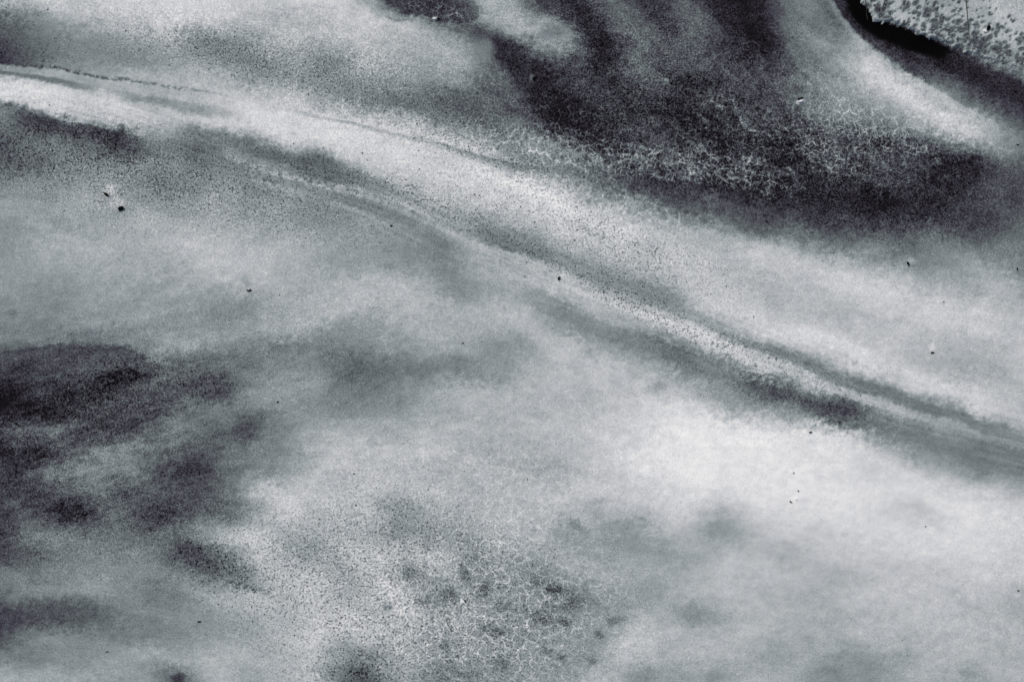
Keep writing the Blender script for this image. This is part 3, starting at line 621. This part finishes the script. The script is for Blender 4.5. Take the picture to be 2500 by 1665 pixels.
# ------------------------------------------------------------------ the pale crust above the channel
cxs = np.arange(0.70, 1.70, 0.0024); cys = np.arange(0.60, 1.29, 0.0024)
CX, CY = np.meshgrid(cxs, cys)
qx = CX.ravel() * 1000 + 1250; qy = 832.5 - CY.ravel() * 1000
sd = crust_sd(qx + 6 * fbm(qx / 15, qy / 12, 4, 201, .65), qy + 10 * fbm(qx / 15, qy / 12, 4, 211, .65))
ct = 166 + 12 * fbm(qx / 60, qy / 40, 3, 221)
for cx, cy, rx, ry, a, tone, op in ((2400,118,70,26,22,124,.8),(2310,90,40,14,15,140,.7),(2470,150,50,18,25,128,.6),(2300,4,46,14,0,135,.7),(2200,15,40,16,10,165,.4),
                                (2470,40,40,60,20,172,.6),(2440,30,18,40,-35,192,.5),(2150,28,18,14,0,72,.6)):
    u, v = rot(qx, qy, cx, cy, a)
    al = op * np.exp(-((u / rx) ** 2 + (v / ry) ** 2))
    ct = ct * (1 - al) + tone * al
# pits where the crust has crumbled and dark sand shows
pit = np.zeros_like(ct)
pr = np.random.default_rng(5)
n = 0
while n < 1800:
    px, py = pr.uniform(2060, 2900), pr.uniform(-400, 300)
    band = math.exp(-((py - (30 + (px - 2240) * .42)) / 55.0) ** 2)
    dens = 0.15 + 0.85 * band
    if px < 2200: dens *= .6
    if (px - 2430) * .8 - (py - 20) > 20 and px < 2520: continue
    if pr.uniform() > dens: continue
    n += 1
    r = pr.uniform(3.0, 7.5) * (0.7 + .5 * band); a = pr.uniform(-70, 10)
    m = np.nonzero((abs(qx - px) < 30) & (abs(qy - py) < 30))[0]
    u, v = rot(qx[m], qy[m], px, py, a)
    pit[m] = np.maximum(pit[m], pr.uniform(.45, 1.0) * np.exp(-((u / (r * 1.35)) ** 2 + (v / (r * .8)) ** 2)))
for px, py, r in ((2124,16,6),(2168,44,4),(2172,54,6),(2340,97,6),(2432,82,6),(2437,128,6),(2345,110,5),(2258,68,5),(2275,80,5),(2143,24,10),(2150,40,8)):
    m = np.nonzero((abs(qx - px) < 40) & (abs(qy - py) < 40))[0]
    pit[m] = np.maximum(pit[m], np.exp(-((qx[m] - px) ** 2 + (qy[m] - py) ** 2) / (r * r)))
for _ in range(170):
    k_ = pr.integers(60, len(CRUST) - 1); px, py = CRUST[k_] + pr.normal(0, 6, 2) + np.array([2.0, -4.0])
    r = pr.uniform(1.8, 4.5)
    m = np.nonzero((abs(qx - px) < 20) & (abs(qy - py) < 20))[0]
    pit[m] = np.maximum(pit[m], np.exp(-((qx[m] - px) ** 2 + (qy[m] - py) ** 2) / (r * r)))
pit = sstep(.22, .72, pit + .16 * fbm(qx / 7, qy / 6, 2, 261))
ct = ct * (1 - .66 * pit) + 38 * .66 * pit
# crumbling lip
lip = np.exp(-((sd - 5) / 5.0) ** 2) * sstep(-.1, .35, fbm(qx / 11, qy / 9, 2, 231) + .25)
ct = ct * (1 - .4 * lip) + 190 * .4 * lip
# white bit's lee
al = .9 * np.exp(-((qx - 2403) / 9) ** 2 - ((qy - 77) / 8) ** 2); ct = ct * (1 - al) + 200 * al
steep = sstep(-4.0, 7.0, sd)
thin = sstep(2250, 2420, qx)
cz = -0.028 + (0.032 - 0.005 * thin) * steep + 0.0012 * fbm(qx / 18, qy / 16, 3, 241) - 0.0025 * pit * steep + 0.004 * sstep(0, 120, sd)
crust = grid_mesh("sand_crust", cxs, cys, cz - 0.03 * sstep(180, 420, np.maximum(qx - 2500, -qy)),
                  {"paleness": np.clip(ct, 0, 250) / 255, "specks": .25 + .3 * pit, "filaments": np.zeros_like(ct), "grain": np.full_like(ct, .45)},
                  keep=sd > -6)
crust.data.materials.append(MAT_SAND)
crust["kind"] = "structure"

def surf_z(px, py):
    z = ground_z(px, py)
    if 2060 < px < 2600 and py < 240:
        i = int(np.argmin(abs(cxs - (px - 1250) / 1000.0))); j = int(np.argmin(abs(cys - (832.5 - py) / 1000.0)))
        z = max(z, float(cz[j * len(cxs) + i]))
    return z

# ------------------------------------------------------------------ loose dark grains lying on the sand (uncountable)
NG = 60000
gp = np.random.default_rng(21)
cand_x = gp.uniform(-60, 2560, 500000); cand_y = gp.uniform(-60, 1725, 500000)
gw = np.clip(zone(cand_x, cand_y, SPECK_Z) - .12, .004, None)
gw *= .35 + 1.3 * sstep(-.25, .35, fbm(cand_x / 35, cand_y / 30, 3, 301))
inten = np.clip(gw, 0, 1.4) / 1.4
sel = gp.uniform(size=len(cand_x)) < inten * .12
near2 = (cand_x > 2050) & (cand_y < 260)
sel &= ~near2
GXs, GYs = cand_x[sel][:NG], cand_y[sel][:NG]
ii = np.clip(np.searchsorted(xs, (GXs - 1250) / 1000.0), 0, len(xs) - 1)
jj = np.clip(np.searchsorted(ys, (832.5 - GYs) / 1000.0), 0, len(ys) - 1)
GZ = h[jj * len(xs) + ii]
n = len(GXs)
rad = 0.0006 + 0.0013 * gp.random(n) ** 4
base = np.array([(1,0,0),(0,1,0),(-1,0,0),(0,-1,0),(0,0,1),(0,0,-1)], float)
fc = np.array([(0,1,4),(1,2,4),(2,3,4),(3,0,4),(1,0,5),(2,1,5),(3,2,5),(0,3,5)])
ang = gp.uniform(0, 6.283, n); jit = gp.uniform(.7, 1.4, (n, 6, 3))
v = base[None] * jit * rad[:, None, None]
v[:, :, 0] *= 1.3; v[:, :, 2] *= .7
ca, sa_ = np.cos(ang)[:, None], np.sin(ang)[:, None]
vx = v[:, :, 0] * ca - v[:, :, 1] * sa_; vy = v[:, :, 0] * sa_ + v[:, :, 1] * ca
co = np.stack([vx + ((GXs - 1250) / 1000)[:, None], vy + ((832.5 - GYs) / 1000)[:, None], v[:, :, 2] + (GZ + rad * .35)[:, None]], 2).reshape(-1, 3)
tri = (fc[None] + (np.arange(n) * 6)[:, None, None]).reshape(-1, 3)
me = bpy.data.meshes.new("dark_grains")
me.vertices.add(len(co)); me.vertices.foreach_set("co", co.astype(np.float32).ravel())
me.loops.add(len(tri) * 3); me.loops.foreach_set("vertex_index", tri.ravel().astype(np.int32))
me.polygons.add(len(tri)); me.polygons.foreach_set("loop_start", (np.arange(len(tri)) * 3).astype(np.int32))
me.update(); me.validate()
grains = bpy.data.objects.new("dark_grains", me)
scene.collection.objects.link(grains)
grains.data.materials.append(MAT_GRAIN)
grains["kind"] = "stuff"
grains["label"] = "loose dark grains scattered over the pale sand"
grains["category"] = "grains"

# ------------------------------------------------------------------ bits of debris, each its own thing
def chip(name, label, cat, px, py, outline, ang, thick, mat, group=None, tilt=0.0, seed=1):
    """a flake: outline in mm (image sense, y down), extruded, edges chamfered, slightly uneven"""
    r = random.Random(seed)
    pts = [(x / 1000.0, -y / 1000.0) for x, y in outline]
    n = len(pts)
    cx = sum(p[0] for p in pts) / n; cy = sum(p[1] for p in pts) / n
    vs_, fs = [], []
    for k, (z, s) in enumerate(((-.35, .9), (.15, 1.0), (.8, .93), (1.0, .72))):
        for (x, y) in pts:
            vs_.append((cx + (x - cx) * s * r.uniform(.96, 1.04), cy + (y - cy) * s * r.uniform(.96, 1.04), thick * (z + r.uniform(-.06, .06))))
    for k in range(3):
        for i in range(n):
            j = (i + 1) % n
            fs.append((k * n + i, k * n + j, (k + 1) * n + j, (k + 1) * n + i))
    fs.append(tuple(range(3 * n, 4 * n))); fs.append(tuple(reversed(range(n))))
    me = bpy.data.meshes.new(name); me.from_pydata(vs_, [], fs); me.update()
    import bmesh
    bm = bmesh.new(); bm.from_mesh(me); bmesh.ops.recalc_face_normals(bm, faces=bm.faces); bm.to_mesh(me); bm.free()
    ob = bpy.data.objects.new(name, me)
    scene.collection.objects.link(ob)
    ob.location = P(px, py, surf_z(px, py) + thick * .2)
    ob.rotation_euler = (tilt, 0, -math.radians(ang))
    me.materials.append(mat)
    ob["label"] = label; ob["category"] = cat
    if group: ob["group"] = group
    return ob

def oval(l, w, n=9, seed=0, k=.16):
    r = random.Random(seed)
    return [(l / 2 * math.cos(2 * math.pi * i / n) * r.uniform(1 - k, 1 + k), w / 2 * math.sin(2 * math.pi * i / n) * r.uniform(1 - k, 1 + k)) for i in range(n)]
def sliver(l, w, seed=0):
    r = random.Random(seed)
    return [(-l / 2, w * .2), (-l * .45, -w * .4), (-l * .1, -w * .5 * r.uniform(.8, 1.1)), (l * .3, -w * .3), (l / 2, -w * .05), (l * .25, w * .25), (-l * .1, w * .5 * r.uniform(.8, 1.1)), (-l * .4, w * .5)]

BLOCK = [(-7,-2.5),(-5.5,-4.5),(3.5,-5.5),(5.5,-5),(7,1.5),(8.5,2.6),(6,3.8),(-4,5.2),(-6,5)]
LENS = [(-9,-1.5),(-6,-3.2),(-1,-4),(4,-2.6),(7.5,1),(8.5,2),(5,2.6),(0,3),(-4,1.4)]
G = "black bits strewn on the sand"
DEBRIS = [
 ("chip", "largest black chip, four-cornered, on speckled sand below the lens-shaped chip", 296, 510, BLOCK, -16, .005),
 ("chip", "black lens-shaped chip just above the four-cornered black chip", 260, 476, LENS, 28, .004),
 ("splinter", "black pointed splinter with a white shell chip against its underside", 1955, 241, sliver(17,5,1), -18, .003),
 ("chip", "black chip standing beside a white shell bit on the pale pitted crust", 2413, 69, oval(9,13,8,3,.2), 15, .005),
 ("chip", "tiny black chip touching a white shell bit at the top edge's dark tongue", 1070, 46, oval(6,5,8,4), 0, .004),
 ("chip", "black chip within the dark sand with a small pale chip at its left", 1304, 193, oval(7,11,8,5,.2), -10, .004),
 ("chip", "round black chip in dark sand, right of a long pale smear", 1639, 204, oval(6,7,8,6), 0, .003),
 ("chip", "black crescent chip below a small grey smudge on pale sand", 608, 709, [(-6,-2),(-2,-.5),(2,-1),(5,-3),(6,-1),(3,2.5),(-2,3),(-5,1.5)], 0, .004),
 ("chip", "black upright chip on the pale streak near the centre", 1364, 679, [(-2.5,3),(-2,-1),(.5,-5),(2.5,-4),(2.5,4),(1,6),(-1,4.5)], 8, .004),
 ("splinter", "black upright splinter with pale sand at its right, below the dark mass", 2217, 645, sliver(12,5,2), 65, .003),
 ("splinter", "thin black upright splinter close to the right edge under the dark mass", 2483, 658, sliver(9,3,3), 95, .0025),
 ("chip", "black flat chip lying below a paler spot on smooth pale sand at right", 2275, 861, oval(10,4.5,9,7,.2), 8, .003),
 ("chip", "small black chip on brightest sand just under the dark lower streak", 1978, 1055, oval(8,4.5,8,8), -12, .003),
 ("splinter", "short black splinter at lower left of a white bit on the brightest sand", 1930, 1225, sliver(9,3.6,4), 42, .003),
 ("chip", "tiny black dot above the white bit on the brightest sand", 1948, 1198, oval(4,3.4,7,9), 0, .002),
 ("splinter", "short black splinter among the grey blotches at the bottom", 1136, 1467, sliver(9,3.4,5), 60, .003),
 ("splinter", "black dash on grey sand near the bottom left", 487, 1517, sliver(9,3.4,6), -4, .003),
 ("splinter", "small faint black dash at far bottom left", 262, 1590, sliver(7,2.6,7), -6, .0025),
 ("chip", "black dot on grey sand right of the dark purple patch", 678, 981, oval(5,4.4,8,10), 0, .003),
 ("chip", "black dot in the pale middle, left of centre", 1130, 838, oval(4.6,3.8,8,11), 10, .0025),
 ("chip", "black dot on the grey band under the long bright streak", 955, 552, oval(5.4,5,8,12), 0, .003),
 ("splinter", "tiny black dash on the long bright streak", 885, 375, sliver(6,2.6,8), 30, .002),
 ("splinter", "thin black tick in the grey sand above the bright streak", 1165, 227, sliver(8,2.2,9), 30, .002),
 ("splinter", "thin black tick under the middle of the big dark mass", 1872, 541, sliver(9,3,10), 35, .0025),
 ("splinter", "tiny upright black tick within the big dark mass", 1752, 468, sliver(7,2.4,11), 85, .002),
 ("chip", "black dot in the grey tail below the black channel, near right edge", 2480, 224, oval(6,4.6,8,13), 15, .003),
 ("splinter", "small black tick at the tip of the bright wedge near the right edge", 2485, 354, sliver(7,3,12), 30, .0025),
 ("chip", "tiny black dot on smooth pale sand below the right part of the dark mass", 2303, 737, oval(4,3,7,14), -40, .002),
 ("chip", "tiny black dot near a faint pale mark at the lower right edge", 2485, 1441, oval(5,4,7,15), 0, .002),
 ("chip", "tiny black dot on the bright sand right of the lone white bit", 2258, 1284, oval(3.6,3,7,16), 0, .002),
 ("chip", "tiny black dot left of the speckled patch at the bottom", 864, 1156, oval(4,3.4,7,17), 0, .002),
 ("chip", "tiny black dot left of the upright chip near the centre", 1281, 676, oval(3.6,3.2,7,18), 0, .002),
]
for k, (nm, lb, px, py, ol, a, th) in enumerate(DEBRIS):
    chip("black_" + nm, lb, nm, px, py, ol, a, th, MAT_CHIP, G, seed=k + 1)

SHELLS = [
 ("white shell chip against the underside of the black pointed splinter", 1954, 248, oval(13,6,9,30,.2), -12, .004),
 ("white shell bit beside the black chip on the pitted crust", 2404, 76, oval(11,8,9,31,.2), 25, .004),
 ("small white shell bit left of the black chip at the dark tongue", 1061, 46, oval(9,5,9,32,.2), 0, .003),
 ("lone white bit up right of the short splinter on the brightest sand", 1942, 1218, oval(7,4.5,9,35,.2), -40, .0015),
]
for k, (lb, px, py, ol, a, th) in enumerate(SHELLS):
    chip("shell_bit", lb, "shell", px, py, ol, a, th, MAT_SHELL, "white shell bits beside black chips", seed=k + 50)

# ------------------------------------------------------------------ dry stems lying on the crust
def stem(label, pts, r0, r1):
    c = curve([(*p, 0) for p in pts], 6)[:, :2]
    n = len(c); vs_, fs = [], []
    S = 6
    zs = [surf_z(px, py) for px, py in c]
    for i, (px, py) in enumerate(c):
        r = (r0 + (r1 - r0) * i / (n - 1)) / 1000.0
        d = c[min(i + 1, n - 1)] - c[max(i - 1, 0)]; d = d / np.hypot(*d); nx_, ny_ = -d[1], d[0]
        x, y, _ = P(px, py)
        zc = max(zs[max(0, i - 2):i + 3]) + r * .8
        for k in range(S):
            a = 2 * math.pi * k / S
            vs_.append((x + nx_ * r * math.cos(a), y - ny_ * r * math.cos(a), zc + r * math.sin(a)))
    for i in range(n - 1):
        for k in range(S):
            fs.append((i * S + k, i * S + (k + 1) % S, (i + 1) * S + (k + 1) % S, (i + 1) * S + k))
    fs.append(tuple(range(S))); fs.append(tuple(reversed(range((n - 1) * S, n * S))))
    me = bpy.data.meshes.new("dry_stem"); me.from_pydata(vs_, [], fs); me.update()
    ob = bpy.data.objects.new("dry_stem", me); scene.collection.objects.link(ob)
    me.materials.append(MAT_STEM)
    ob["label"] = label; ob["category"] = "stem"; ob["group"] = "thin stems on the crust"
stem("longest thin dark stem lying across the middle of the pitted crust", [(2353,-30),(2357,8),(2359,30),(2362,58),(2367,98)], 1.6, .6)
stem("thin stem reaching from the crust's corner over the black channel", [(2104,-30),(2111,2),(2116,24),(2121,46)], 1.2, .5)
stem("short thin stem at the top edge beside the dark pit of the crust", [(2168,-30),(2160,-2),(2153,20)], 1.1, .6)
stem("short faint stem at the top edge between the other two on the crust", [(2216,-25),(2210,-2),(2204,16)], 1.3, .5)
